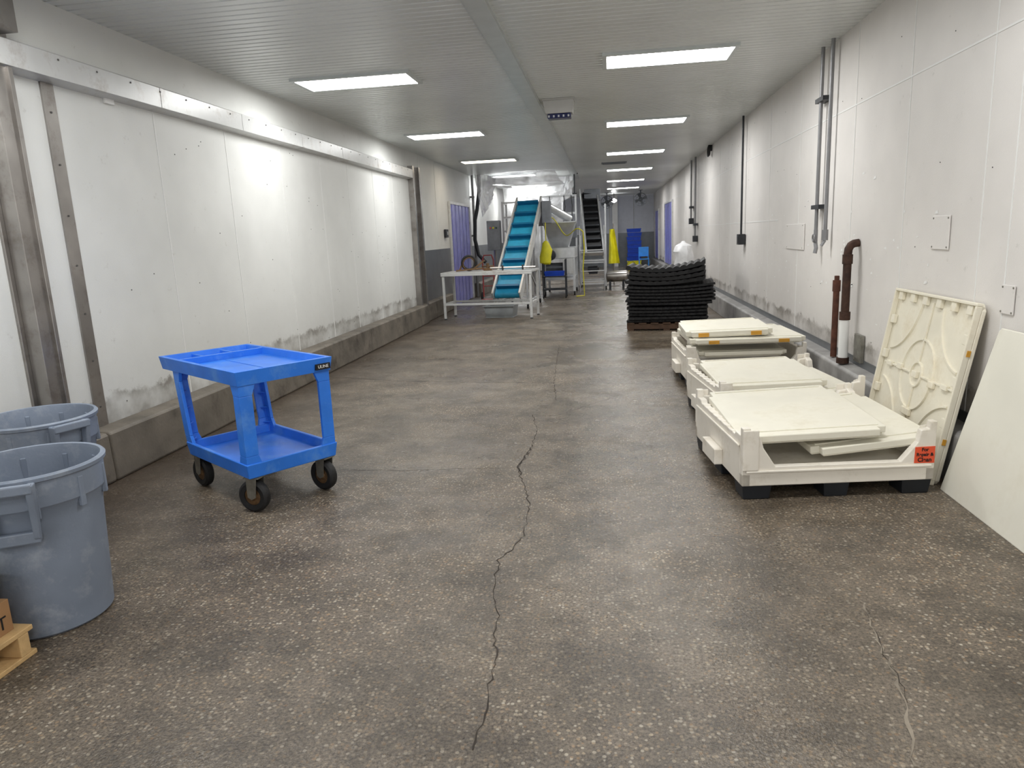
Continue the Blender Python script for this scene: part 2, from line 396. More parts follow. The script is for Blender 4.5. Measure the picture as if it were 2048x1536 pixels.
def fan(x,y,z,label):
    t=thing('wall_fan',label,'fan',(x,y,z),0,'fans at the far end')
    b=MB(); b.torus((0,0,0),.25,.015,'y',24,6); b.torus((0,-.06,0),.17,.006,'y',24,5)
    for k in range(12):
        a=k*PI/6; b.tube([(0,-.10,0),(.25*math.cos(a),0,.25*math.sin(a))],.005,5)
    b.build('guard','mid',t)
    for k in range(4):
        b=MB()
        a=k*PI/2+.4; ca,sa=math.cos(a)*.8,math.sin(a)*.8
        b.loft([(ca*.05-sa*.03,-.03,sa*.05+ca*.03),(ca*.05+sa*.03,.01,sa*.05-ca*.03),(ca*.29+sa*.09,.02,sa*.29-ca*.09),(ca*.29-sa*.07,-.04,sa*.29+ca*.07)],[(ca*.05-sa*.03,-.025,sa*.05+ca*.03),(ca*.05+sa*.03,.015,sa*.05-ca*.03),(ca*.29+sa*.09,.025,sa*.29-ca*.09),(ca*.29-sa*.07,-.035,sa*.29+ca*.07)])
        b.build('blade','mid',t)
    b=MB(); b.lathe([(.08,0),(.09,.05),(.06,.2)],14,(0,.02,0),'y'); b.build('motor','dark',t)
    b=MB(); b.tube([(0,.15,0),(0,.15,CE-z)],.025,8); b.box(-.08,.08,.08,.22,CE-z-.02,CE-z); b.build('bracket','mid',t)
fan(1.35,30.0,2.80,'round fan hung near the right wall at the far end')
fan(.0,31.0,2.80,'round fan hung near the middle of the far end')
# ---------------- right wall fittings ----------------
def wy(u,v,x=XR): 
    q=PX(u,v,x); return q.y,q.z
def conduit(u,vt,vb,r=.018,x=XR-.06,matn='conduit',label='',grp=None):
    y,zb=wy(u,vb,x)
    t=thing('conduit_pipe',label,'pipe',(x,y,zb),0,grp)
    b=MB(); b.tube([(0,0,0),(0,0,CE-zb)],r,12); b.build('pipe',matn,t,smooth=True)
    return t,y,zb
t,y1,zb=conduit(1631,430,480,label='left one of two grey conduits running down the right wall',grp='paired grey conduits')
for zz in (zb+.32,zb+1.32):
    b=MB(); b.box(-.03,.06,-.16,.10,zz-zb-.02,zz-zb+.02); b.build('clamp','dark',t)
b=MB(); b.tube([(0,0,.1),(0,0,-.02),(0,-.03,-.08),(-.01,-.03,-.13)],.02,8); b.torus((-.02,0,.02),.035,.008,'x'); b.build('valve','conduit',t)
t2,y2,zb2=conduit(1650,430,470,label='right one of two grey conduits running down the right wall',grp='paired grey conduits')
b=MB(); b.tube([(0,0,.05),(0,0,-.05)],.03,8); b.tube([(0,0,-.05),(-.03,0,-.1)],.015,8); b.build('valve','conduit',t2)
t,*_=conduit(1482,350,476,.016,matn='dark',label='thin black conduit ending in a black socket box on right wall')
b=MB(); b.box(-.05,.05,-.09,.09,-.1,.06); b.box(-.055,-.05,-.06,.06,-.07,.03); b.build('socket_box','dark',t,bevel=.006)
for u,lb in ((1390,'grey conduit beyond the black one on right wall, nearer of two'),(1382,'grey conduit beyond the black one on right wall, farther of two')):
    t,*_=conduit(u,350,475 if u==1390 else 440,.022,label=lb)
    b=MB(); b.box(-.04,.05,-.12,.12,.28,.33); b.build('clamp','dark',t); b=MB(); b.box(-.05,.05,-.08,.08,-.1,.04); b.build('junction_box','dark',t)
y,z=wy(1683,712,2.02); t=thing('drain_pipe','tall rusty drain pipe with elbow and white lower sleeve against right wall','pipe',(2.03,y,.335))
b=MB(); b.tube([(0,0,.28),(0,0,.95),(.004,0,.985),(.02,0,1.015),(.045,0,1.03),(.085,0,1.035)],.034,14); b.build('upper_pipe','rust',t,smooth=True)
b=MB(); b.tube([(0,0,.04),(0,0,.40)],.040,14); b.build('sleeve','white',t,smooth=True)
for z0,z1,r in ((0,.05,.052),(.38,.45,.045),(.86,.94,.042)):
    b=MB(); b.tube([(0,0,z0),(0,0,z1)],r,14); b.build('coupling','rust',t,smooth=True)
y,z=wy(1660,705,2.02); t=thing('drain_pipe','shorter rusty brown standpipe left of the taller elbow pipe','pipe',(2.05,y,.335))
b=MB(); b.tube([(0,0,0),(0,0,.68)],.028,12); b.build('pipe','rusty2',t,smooth=True)
b=MB(); b.tube([(0,0,.6),(0,0,.7),(0,0,.701),(0,0,.74)],[.035,.035,.022,.022],12); b.build('cap','rusty2',t)
def plate(u0,v0,u1,v1,label,matn='wall_r',d=.008):
    a=PX(u0,v1,XR-.004); c=PX(u1,v0,XR-.004); t=thing('wall_plate',label,'plate',(XR-.0035,(a.y+c.y)/2,(a.z+c.z)/2))
    w=abs(a.y-c.y)/2; h=abs(c.z-a.z)/2
    b=MB(); b.box(-d,0,-w,w,-h,h); b.build('cover',matn,t,bevel=.003)
    for sy in (-1,1):
        for sz in (-1,1): b=MB(); b.lathe([(.006,0),(.006,.003)],6,(-d-.003,sy*w*.85,sz*h*.85),'x'); b.build('screw','zinc',t)
plate(1863,430,1903,498,'square blank cover plate on right wall above the leaning lid')
plate(2002,572,2033,626,'small blank cover plate on right wall above the leaning flat board')
plate(1572,447,1610,497,'wide blank patch plate on right wall left of paired conduits')
plate(1713,672,1730,720,'grey outlet box low on right wall beside the white sleeved pipe','zinc',.03)
p=PX(1421,300,XR-.03); t=thing('cable_hook','black cable coil hook high on right wall beyond the black conduit','hook',(XR,p.y,p.z))
b=MB(); b.box(-.04,0,-.03,.03,-.02,.12); b.build('bracket','dark',t); b=MB(); b.torus((-.06,0,0),.10,.018,'x',20,6); b.torus((-.075,0,-.03),.09,.015,'x',20,6); b.build('cable','tyre',t,smooth=True)
p=PX(214,200,XL); b=MB(); b.box(0,.02,-.05,.05,-.03,.03); o=b.build('wall_tab','white',bevel=.004); o.location=(XL,p.y,p.z); tag(o,'small white tab at the top of the left wall panel','tab')
p=PX(902,467,XL); t=thing('wall_switch','dark switch box on the left wall before the violet strip door','switch',(XL+.007,15.9,p.z)); b=MB(); b.box(0,.05,-.12,.12,-.09,.09); b.build('box','dark',t,bevel=.006); b=MB(); b.box(.05,.06,-.03,.03,-.03,.04); b.build('toggle','steel2',t)
b=MB(); P=[PY(u,v,19.0) for u,v in ((958,356),(958,385),(954,420),(950,440),(950,480),(958,510),(972,525))]; P[0].z=CE; O=P[-1]
b.tube([q-O for q in P],.05,10); o=b.build('bent_hose','dark',smooth=True); o.location=O
tag(o,'thick dark bent hose hanging down beyond the violet strip door on the left','hose')
b=MB(); b.tube([(0,0,0),(0,0,CE)],.035,10)
for zz in (.6,1.6,2.6): b.box(-.08,.04,-.04,.04,zz,zz+.05)
o=b.build('vertical_pipe','conduit',smooth=True); o.location=(XL+.09,19.1,0); tag(o,'slim grey vertical pipe on left wall just beyond the violet strip door','pipe')
# ---------------- blue cart ----------------
ct=thing('utility_cart','blue two shelf plastic utility cart on black wheels','cart',(-2.269,4.204,0),math.radians(143.6))
def tray(x0,x1,y0,y1,z0,z1,t,fz,flare=.012):
    b=MB(); b.box(x0+flare,x1-flare,y0+flare,y1-flare,fz-.012,fz)
    O0=[(x0+flare,y0+flare,z0),(x1-flare,y0+flare,z0),(x1-flare,y1-flare,z0),(x0+flare,y1-flare,z0)]
    O1=[(x0,y0,z1),(x1,y0,z1),(x1,y1,z1),(x0,y1,z1)]
    I1=[(x0+t,y0+t,z1),(x1-t,y0+t,z1),(x1-t,y1-t,z1),(x0+t,y1-t,z1)]
    I0=[(x0+t+.01,y0+t+.01,fz),(x1-t-.01,y0+t+.01,fz),(x1-t-.01,y1-t-.01,fz),(x0+t+.01,y1-t-.01,fz)]
    B0=[(x0+t,y0+t,z0),(x1-t,y0+t,z0),(x1-t,y1-t,z0),(x0+t,y1-t,z0)]
    vs=O0+O1+I1+I0+B0; fs=[]
    for a_,b_ in ((0,4),(4,8),(8,12),(12,16),(16,0)):
        for i in range(4): fs.append((a_+i,a_+(i+1)%4,b_+(i+1)%4,b_+i))
    b.add(vs,fs); return b
b=tray(-.45,.68,-.315,.315,.785,.87,.028,.825)
b.box(.40,.43,-.29,.29,.825,.866)
for yy in (-.1,.1): b.box(.43,.655,yy-.008,yy+.008,.825,.858)
b.box(-.38,.36,-.008,.008,.825,.828)
b.build('top_shelf','blue',ct,bevel=.006)
b=tray(-.435,.435,-.305,.305,.225,.315,.025,.262)
b.build('lower_shelf','blue',ct,bevel=.006)
for sx in (-1,1):
    for sy in (-1,1):
        def Lp(cx,cy,w,z):
            t_=.022
            pts=[(0,0),(-w,0),(-w,-t_),(-t_,-t_),(-t_,-w),(0,-w)]
            return [(cx+sx*px,cy+sy*py,z) for px,py in pts]
        xb=.425; xt=.43 if sx<0 else .52
        b=MB(); b.loft(Lp(sx*xb,sy*.297,.11,.262),Lp(sx*(xb+(xt-xb)*.3),sy*.297,.08,.36)); b.loft(Lp(sx*(xb+(xt-xb)*.3),sy*.297,.08,.36),Lp(sx*(xb+(xt-xb)*.9),sy*.297,.08,.72)); b.loft(Lp(sx*(xb+(xt-xb)*.9),sy*.297,.08,.72),Lp(sx*xt,sy*.297,.11,.80))
        for k in range(5):
            f=k/4; zz=.33+f*.42; xx=xb+(xt-xb)*(zz-.26)/.54
            b.add([(sx*(xx-.02),sy*(.275),zz),(sx*(xx-.06),sy*.275,zz),(sx*(xx-.02),sy*.235,zz),(sx*(xx-.02),sy*(.275),zz+.006),(sx*(xx-.06),sy*.275,zz+.006),(sx*(xx-.02),sy*.235,zz+.006)],[(0,1,2),(3,5,4),(0,3,4,1),(1,4,5,2),(2,5,3,0)])
        b.build('leg','blue',ct,bevel=.004)
b=MB(); b.box(-.456,-.440,-.295,-.195,.800,.836); lab=b.build('nameplate','ink',ct)
text('ULINE',.027,basis((0,-1,0),(0,0,1),(-.4568,-.245,.818)),'white',lab)
for sx,sy,ra in ((-1,1,.5),(-1,-1,.25),(1,1,.1),(1,-1,.1)):
    cx,cy=sx*.37,sy*.235; 
    R_=Matrix.Translation((cx,cy,0))@Matrix.Rotation(ra,4,'Z')
    b=MB(); b.M=R_; b.box(-.05,.05,-.045,.045,.216,.224)
    for s_ in (-1,1): b.add([(-.035,s_*.038,.216),(.035,s_*.038,.216),(.035+.0,s_*.038,.10),(.01,s_*.038,.085),(-.02,s_*.038,.10),(-.035,s_*.042,.216),(.035,s_*.042,.216),(.035,s_*.042,.10),(.01,s_*.042,.085),(-.02,s_*.042,.10)],[(0,1,2,3,4),(9,8,7,6,5),(0,5,6,1),(1,6,7,2),(2,7,8,3),(3,8,9,4),(4,9,5,0)])
    cas=b.build('caster','zinc',ct)
    b=MB(); b.M=R_@Matrix.Translation((.015,0,.1)); b.lathe([(.055,-.026),(.082,-.030),(.096,-.020),(.1,0),(.096,.020),(.082,.030),(.055,.026)],28,(0,0,0),'y',True); b.build('tyre','tyre',cas,smooth=True)
    b=MB(); b.M=R_@Matrix.Translation((.015,0,.1)); b.lathe([(.018,-.036),(.03,-.022),(.056,-.018),(.056,.018),(.03,.022),(.018,.036)],20,(0,0,0),'y'); b.build('hub','rusthub',cas,smooth=True)
# ---------------- trash cans ----------------
def can(loc,rz,label):
    t=thing('trash_can',label,'trash can',loc,rz,'round grey trash cans')
    b=MB(); b.lathe([(.225,0),(.238,.012),(.262,.50),(.272,.56),(.283,.575),(.286,.68),(.297,.685),(.299,.70),(.292,.708),(.279,.706),(.275,.69),(.268,.56),(.255,.5),(.228,.03),(.10,.025)],56)
    b.build('body','canblue',t,smooth=True)
    for k in range(10):
        a=k*PI/5+.3; b=MB(); b.M=Matrix.Rotation(a,4,'Z'); b.box(.268,.289,-.012,.012,.53,.66); b.build('rib','canblue',t,bevel=.004)
    for a in (0,PI):
        b=MB(); b.M=Matrix.Rotation(a,4,'Z')
        for s_ in (-1,1): b.loft([(.270,s_*.075-.012,.44),(.30,s_*.075-.012,.46),(.30,s_*.075+.012,.46),(.270,s_*.075+.012,.44)],[(.28,s_*.085-.014,.69),(.335,s_*.085-.014,.69),(.335,s_*.085+.014,.69),(.28,s_*.085+.014,.69)])
        b.box(.31,.335,-.095,.095,.655,.695); b.box(.272,.296,-.085,.085,.44,.49)
        b.build('handle','canblue',t,bevel=.006)
    return t
can((-2.47,2.59,0),math.radians(-62),'large grey blue round trash can nearest the camera beside the wooden pallet')
can((-3.125,3.40,0),math.radians(-20),'grey blue round trash can standing behind the nearer one')
# ---------------- wooden pallet lower left ----------------
t=thing('wooden_pallet','pale wooden pallet on floor before the nearest trash can','pallet',(-2.86,1.74,0),0)
hw,hd=.56,.56
for yy in (-hd+.05,-.01,hd-.05):
    b=MB(); b.prism([(-hw,0.02),(-hw,.105),(hw,.105),(hw,.02),(.42,.02),(.38,.055),(.16,.055),(.12,.02),(-.12,.02),(-.16,.055),(-.38,.055),(-.42,.02)],'y',yy-.025,yy+.025); b.build('stringer','wood',t,bevel=.003)
for i in range(6):
    x=-hw+.05+i*(2*hw-.1)/5; b=MB(); b.box(x-.06 if i<5 else x-.075,x+.05,-hd,hd,.105,.125); b.build('deck_board','wood',t,bevel=.003)
for i in range(3):
    x=-hw+.05+i*(2*hw-.1)/2; b=MB(); b.box(x-.05,x+.05,-hd,hd,0,.02); b.build('bottom_board','wood',t,bevel=.003)
t=thing('cardboard_box','low brown cardboard box on the pale pallet at left edge','box',(-2.655,1.92,.125))
b=MB(); b.box(-.31,.31,-.34,.34,0,.13); b.box(-.312,.312,-.03,.03,.128,.131); b.build('carton','card',t,bevel=.004)
text('PORT',.075,basis((0,1,0),(0,0,1),(.3115,.22,.045)),'ink',t)
t=thing('green_crate','dark green crate on top of the brown cardboard box','crate',(-2.655,1.92,.256))
b=tray(-.30,.30,-.33,.33,0,.14,.02,.02,.015); b.build('body','green',t,bevel=.004)
# ---------------- collapsible bulk containers ----------------
def container(loc,rz,W,D,label,front='cream3',right_low=True):
    t=thing('bulk_container',label,'container',loc,rz,'cream collapsible bulk containers')
    H=.43; w=W/2; d=D/2
    b=MB(); b.box(-w+.01,w-.01,-d+.01,d-.01,.10,.17); 
    b.box(-w,w,-d,-d+.05,.085,.16); b.box(-w,w,d-.05,d,.085,.16); b.box(-w,-w+.05,-d,d,.085,.16); b.box(w-.05,w,-d,d,.085,.16)
    b.build('base',front,t,bevel=.006)
    for xx,hx in ((-w+.09,.085),(0,.075),(w-.09,.085)):
        for yy,hy in ((-d+.09,.085),(0,.09),(d-.09,.085)):
            b=MB(); b.loft([(xx-hx+.01,yy-hy+.01,0),(xx+hx-.01,yy-hy+.01,0),(xx+hx-.01,yy+hy-.01,0),(xx-hx+.01,yy+hy-.01,0)],[(xx-hx,yy-hy,.09),(xx+hx,yy-hy,.09),(xx+hx,yy+hy,.09),(xx-hx,yy+hy,.09)]); b.build('foot','blackp',t,bevel=.006)
    for s_ in (-1,1):
        lo=.20 if s_<0 else .24
        prof=[(-w,.15),(w,.15),(w,H),(w-.035,H),(w-.04,H-.045),(w-.085,H-.05),(w-.10,lo+.11),(w-.19,lo),(-w+.19,lo),(-w+.12,lo+.11),(-w+.10,H-.05),(-w+.05,H-.045),(-w+.045,H),(-w,H)]
        y0,y1=(-d,-d+.045) if s_<0 else (d-.045,d)
        b=MB(); b.prism(prof,'y',y0,y1)
        e=y0-.012 if s_<0 else y1
        b.box(-w+.02,w-.02,e,e+.012,.165,.18)
        b.box(-w+.0,-w+.09,e,e+.012,.18,H-.01)
        if s_>0: b.box(w-.09,w,e,e+.012,.18,H-.01)
        b.build('end_wall',front,t,bevel=.005)
    for s_ in (-1,1):
        b=MB(); x0,x1=(-w,-w+.045) if s_<0 else (w-.045,w)
        if s_>0 and right_low:
            hh=.22
            prof=[(-d+.045,.15),(d-.045,.15),(d-.045,H-.03),(d-.10,H-.05),(d-.13,H-.12),(d-.2,hh),(-d+.2,hh),(-d+.13,H-.12),(-d+.10,H-.05),(-d+.045,H-.03)]
            b.prism(prof,'x',x0,x1)
        else:
            prof=[(-d+.045,.15),(d-.045,.15),(d-.045,H-.05),(d-.14,H-.05),(d-.16,H-.07),(-d+.16,H-.07),(-d+.14,H-.05),(-d+.045,H-.05)]
            b.prism(prof,'x',x0,x1)
            for k in range(7):
                yy=-d+.22+k*(D-.44)/6; b.box(x0-.003,x1+.003,yy-.018,yy+.018,H-.076,H-.064)
        e=x0-.012 if s_<0 else x1
        b.box(e,e+.012,-d+.05,d-.05,.20 if s_>0 and right_low else .31,.215 if s_>0 and right_low else .325)
        b.box(e-(.04 if s_<0 else 0),e+.012+(.04 if s_>0 else 0),-.15,.15,.09,.19)
        b.build('side_wall',front,t,bevel=.005)
    return t
def panel(loc,rot,W,D,label,matn='cream2',T=.055,grp='loose cream wall panels',latch=False):
    t=thing('bin_panel',label,'panel',loc,0,grp); t.rotation_euler=rot
    w=W/2;d=D/2; b=MB()
    poly=[(-w,-d+.05),(-w+.05,-d+.05),(-w+.05,-d),(w-.05,-d),(w-.05,-d+.05),(w,-d+.05),(w,d-.12),(w-.03,d-.12),(w-.03,d),(-w+.03,d),(-w+.03,d-.12),(-w,d-.12)]
    b.prism(poly,'z',.012,T); 
    b.prism([(x*.97,y*.97) for x,y in poly],'z',0,.012)
    b.build('slab',matn,t,bevel=.006)
    for y0,y1,x0 in ((-d+.07,-d+.085,w-.035),(d-.05,d-.035,w-.06)):
        b=MB(); b.box(-x0,x0,y0,y1,T,T+.006); b.build('rib',matn,t,bevel=.002)
    for k in range(7):
        x=-w+.10+k*(W-.2)/6; b=MB(); b.box(x-.03,x+.03,d,d+.022,.006,T-.006); b.build('hinge',matn,t,bevel=.004)
    if latch:
        for s_ in (-1,1):
            b=MB(); b.box(s_*w*.6-.05,s_*w*.6+.05,-d-.012,-d,.01,T-.012); b.build('latch','orange',t,bevel=.002)
    return t
rz=math.radians(7.0)
c1=container((1.215,4.615,0),rz,1.09,1.09,'cream collapsed bulk container with orange red sticker nearest the camera')
b=MB(); b.prism([(.428,.188),(.541,.186),(.541,.284),(.430,.282)],'y',-.5485,-.545); st=b.build('sticker','sticker',c1)
for s,zz,sz in (('For',.266,.028),('Repair &',.237,.027),('Clean',.206,.034)): text(s,sz,basis((1,0,0),(0,0,1),(.485,-.5492,zz)),'ink',st,off=.0009)
panel((1.44,4.62,.275),(math.radians(2.5),math.radians(-5),math.radians(7)),.70,.97,'tilted cream panel lying lower under the top panel in nearest container',grp='loose panels in nearest container')
panel((1.12,4.60,.345),(math.radians(2.5),math.radians(-2.2),math.radians(4)),.83,1.0,'large flat cream panel on top of the nearest container',grp='loose panels in nearest container')
c2=container((1.275,5.90,0),rz,1.07,1.07,'middle cream collapsed bulk container between the nearest and the rear one')
panel((1.20,5.92,.34),(math.radians(2),math.radians(-1),math.radians(4)),.80,.95,'greenish white panel lying inside the middle container',grp='loose panels in middle container')
panel((1.46,5.92,.26),(math.radians(1.5),math.radians(-2.5),math.radians(9)),.66,.92,'lower cream panel under the top one in the middle container',grp='loose panels in middle container')
c3=container((1.29,7.58,0),math.radians(3),1.14,1.05,'rear cream collapsed bulk container with panels stacked on it near black mats',right_low=False)
panel((1.31,7.55,.433),(0,0,math.radians(3)),1.10,1.02,'wide cream panel with orange latches lying flat on rear container',latch=True,grp='stacked panels on rear container')
panel((1.16,7.50,.51),(math.radians(1.5),math.radians(-1),math.radians(1)),.83,.80,'topmost cream panel of the stack on the rear container',latch=True,T=.06,grp='stacked panels on rear container')
panel((1.28,7.56,.30),(math.radians(0),math.radians(0),math.radians(3)),.85,.90,'lowest cream panel folded inside the rear container',T=.05,grp='stacked panels on rear container')
# ---------------- leaning lid ----------------
al=math.atan2(.185,1.06)
lt=thing('container_lid','ivory ribbed pallet lid with molded rings leaning against right wall','lid')
Xl=Vector((0,-1,0)); Zl=Vector((math.sin(al),0,math.cos(al))); Yl=Zl.cross(Xl); mm=Matrix.Identity(4)
for i in range(3): mm[i][0]=Xl[i];mm[i][1]=Yl[i];mm[i][2]=Zl[i]
mm.translation=Vector((1.87,4.86,0.0)); lt.matrix_world=mm
W_=1.16;H_=1.085; w=W_/2
b=MB(); b.prism([(-w+.03,0.0),(w-.03,0.0),(w,.03),(w,H_-.04),(w-.04,H_),(-w+.04,H_),(-w,H_-.04),(-w,.03)],'y',.02,.045); b.build('deck','creamlid',lt,bevel=.005)
b=MB(); 
b.box(-w,w,-.015,.02,H_-.018,H_); b.box(-w,w,-.01,.02,0,.03); b.box(-w,-w+.018,-.015,.02,.03,H_-.018); b.box(w-.018,w,-.015,.02,.03,H_-.018)
for k in range(6):
    x=-w+.09+k*(W_-.18)/5; b.box(x-.03,x+.03,-.006,.02,H_-.075,H_-.018); 
for k in range(4):
    z=.12+k*.25
    for s_ in (-1,1): b.box(s_*(w-.045)-.028,s_*(w-.045)+.028,-.006,.02,z-.03,z+.03)
b.build('rim','creamlid',lt,bevel=.004)
cz=H_*.52
def flat_arc(R,a0,a1,cx=0,cz_=cz,hw_=.008,n=24,nm='curved_rib'):
    b=MB(); P=[]
    for k in range(n+1):
        a=a0+(a1-a0)*k/n; ca,sa=math.cos(a),math.sin(a)
        P.append([(cx+(R-hw_)*ca,.02,cz_+(R-hw_)*sa),(cx+(R-hw_*.6)*ca,.008,cz_+(R-hw_*.6)*sa),(cx+(R+hw_*.6)*ca,.008,cz_+(R+hw_*.6)*sa),(cx+(R+hw_)*ca,.02,cz_+(R+hw_)*sa)])
    for k in range(n): b.loft(P[k],P[k+1],cap=(k in (0,n-1)))
    b.build(nm,'creamlid',lt)
flat_arc(.23,0,2*PI,n=40,nm='molded_ring'); flat_arc(.08,0,2*PI,n=24,nm='molded_ring')
for sx in (-1,1):
    for sz in (-1,1):
        a0=math.atan2(-sz,-sx); flat_arc(.40,a0-.66,a0+.66,sx*.55,cz+sz*.50)
b=MB()
for s_ in (-1,1):
    b.beam((0,.014,cz+s_*.08),(0,.014,cz+s_*.47),.012,.012,up=(0,1,0)); b.beam((s_*.08,.014,cz),(s_*.52,.014,cz),.012,.012,up=(0,1,0))
b.build('straight_ribs','creamlid',lt,bevel=.002)
for (x,z,hw_,hh) in ((0,cz,.035,.022),(.25,cz-.02,.035,.02),(-.25,cz+.01,.035,.02),(0,cz-.25,.06,.022),(.42,cz,.04,.016),(-.42,cz,.04,.016)):
    b=MB(); b.box(x-hw_,x+hw_,-.002,.02,z-hh,z+hh); b.build('molded_block','creamlid',lt,bevel=.004)
for z in (.25,.78):
    b=MB(); b.box(w,w+.005,.0,.02,z,z+.035); b.build('latch','orange',lt)
bo=thing('flat_board','plain cream flat board leaning on right wall at the picture edge','board')
al2=math.atan2(.17,.96); Zl=Vector((math.sin(al2),0,math.cos(al2))); Yl=Zl.cross(Xl); mm=Matrix.Identity(4)
for i in range(3): mm[i][0]=Xl[i];mm[i][1]=Yl[i];mm[i][2]=Zl[i]
mm.translation=Vector((1.895,4.215,0.0)); bo.matrix_world=mm
b=MB(); b.prism([(0,0),(1.25,0),(1.25,.975),(.16,.975),(.14,.955)],'y',0,.018); b.build('sheet','board',bo,bevel=.003)
# ---------------- black mat stack ----------------
px,py=.95,11.85
t=thing('wooden_pallet','dark wooden pallet under the stack of black mats','pallet',(px,py,0),math.radians(-6))
for yy in (-.45,0,.45):
    b=MB(); b.box(-.62,.62,yy-.03,yy+.03,.02,.10); b.build('stringer','woodd',t)
for i in range(7):
    b=MB(); x=-.62+.06+i*.187; b.box(x-.06,x+.06,-.5,.5,.10,.12); b.build('deck_board','woodd',t)
for i in range(3):
    b=MB(); x=-.56+i*.56; b.box(x-.05,x+.05,-.5,.5,0,.02); b.build('bottom_board','woodd',t)
ords=['lowest','second','third','fourth','fifth','sixth','seventh','eighth','ninth','tenth','eleventh','twelfth','thirteenth','fourteenth','topmost curled']
z=.125; NM=15
for i in range(NM):
    top_b=i>=11; T=.046 if not top_b else .060
    w=.61+(.06 if 5<=i<=10 else 0)+random.uniform(-.02,.02)-(.01 if top_b else 0); d=.5
    sagA=[0,.002,.004,.006,.008,.010,.012,.016,.020,.026,.032,.044,.056,.068,.08][i]
    nx=96; ny=9; vs=[];fs=[]
    ph=random.random()*6; fq=random.uniform(44,60) if not top_b else 30
    def zz(x,yv,top):
        u=x/.6
        s=sagA*u*u+sagA*.35*u
        r=abs(math.sin(x*fq+ph))*(.026 if i==NM-1 else (.014 if top_b else .005))
        return s+(T-.012+r if top else .003)
    for top in (0,1):
        for j in range(ny):
            for k in range(nx):
                x=-w+2*w*k/(nx-1); yv=-d+2*d*j/(ny-1)
                if j==0: yv+=.018*abs(math.sin(x*fq*.5+ph))+.03*math.sin(x*4+ph)
                if k in (0,nx-1): x+=random.uniform(-.015,.015)
                vs.append((x,yv,zz(x,yv,top)))
    N=nx*ny
    for j in range(ny-1):
        for k in range(nx-1):
            a=j*nx+k; fs.append((a,a+nx,a+nx+1,a+1)); fs.append((N+a,N+a+1,N+a+nx+1,N+a+nx))
    for k in range(nx-1):
        fs.append((k,k+1,N+k+1,N+k)); a=(ny-1)*nx+k; fs.append((a,N+a,N+a+1,a+1))
    for j in range(ny-1):
        a=j*nx; fs.append((a,N+a,N+a+nx,a+nx)); a=j*nx+nx-1; fs.append((a,a+nx,N+a+nx,N+a))
    b=MB(); b.add(vs,fs)
    o=b.build('ribbed_mat','blackm'); o.location=(px+random.uniform(-.02,.02)+(.04 if 5<=i<=10 else 0)-(.02 if top_b else 0),py+random.uniform(-.03,.03),z); o.rotation_euler=(0,0,math.radians(-6)+random.uniform(-.02,.02))
    tag(o,'%s black ribbed plastic mat in the stack on dark pallet'%ords[i],'mat','black ribbed mats in the stack')
    z+=T+(.022 if i in (4,10) else .005 if top_b else .004)
b=MB(); n=20; prof=[(.10,0),(.22,.03),(.26,.3),(.24,.7),(.2,.95),(.22,1.08),(.17,1.2),(.06,1.26),(.03,1.3)]
b.lathe(prof,n); b.v=[(x*(1+.35*noise.noise(Vector((x*6,y*6,z_*5)))),y*(1+.35*noise.noise(Vector((y*6+4,x*6,z_*5)))),z_) for x,y,z_ in b.v]
o=b.build('plastic_bag','film',smooth=True); o.location=(1.62,16.0,0); tag(o,'upright crumpled clear plastic bag behind the black mat stack','bag')
# ---------------- table ----------------
t=thing('work_table','light grey metal work table in front of the blue inclined conveyor','table',(-2.30,13.95,0),math.radians(-6))
tw,td=.91,.36
b=MB(); b.box(-tw,tw,-td,td,.885,.92); b.box(-tw,tw,-td,-td+.012,.85,.885); b.build('table_top','steelw',t,bevel=.004)
for sx in (-1,1):
    for sy in (-1,1):
        b=MB(); b.box(sx*(tw-.04)-.022,sx*(tw-.04)+.022,sy*(td-.04)-.022,sy*(td-.04)+.022,.02,.885); lg=b.build('leg','steelw',t,bevel=.003)
        b=MB(); b.lathe([(.03,0),(.03,.012),(.012,.02)],12,(sx*(tw-.04),sy*(td-.04),0)); b.build('foot','dark',lg)
for sy in (-1,1):
    b=MB(); b.box(-tw+.06,tw-.06,sy*(td-.04)-.018,sy*(td-.04)+.018,.28,.32); b.build('stretcher','steelw',t)
for sx in (-1,1):
    b=MB(); b.box(sx*(tw-.04)-.018,sx*(tw-.04)+.018,-td+.06,td-.06,.28,.32); b.build('stretcher','steelw',t)
t=thing('storage_tub','grey plastic tub on floor under the work table','tub',(-2.12,14.0,0),math.radians(-6))
b=tray(-.30,.30,-.22,.22,0,.24,.02,.02,.03); b.box(-.32,.32,-.24,-.215,.22,.245); b.box(-.32,.32,.215,.24,.22,.245); b.build('body','tub',t,bevel=.006)
t=thing('metal_ring_clamp','dark hose coil with rusty bracket lying on left half of work table','clamp',(-2.72,13.95,.922))
b=MB(); b.M=Matrix.Translation((0,0,.15))@Matrix.Rotation(.5,4,'Z')@Matrix.Rotation(.3,4,'X'); b.torus((0,0,0),.12,.012,'y',28,8); b.build('ring','rusthub',t,smooth=True)
b=MB(); b.M=Matrix.Translation((0,.03,.16))@Matrix.Rotation(.2,4,'Z'); b.torus((0,0,0),.13,.028,'y',28,8); b.build('hose_coil','tyre',t,smooth=True)
b=MB(); b.beam((-.25,-.05,.02),(.28,0,.05),.05,.03); b.beam((.1,0,.05),(.32,0,.2),.04,.03); b.beam((-.2,.05,.02),(-.1,.05,.22),.04,.03); b.build('bracket','rusthub',t,bevel=.003)
t=thing('metal_bar','long dark steel bar lying across right part of work table','bar',(-1.93,13.82,.922),math.radians(-6))
b=MB(); b.tube([(-.35,0,.05),(.55,0,.05)],.018,8); b.build('rod','steel',t,smooth=True)
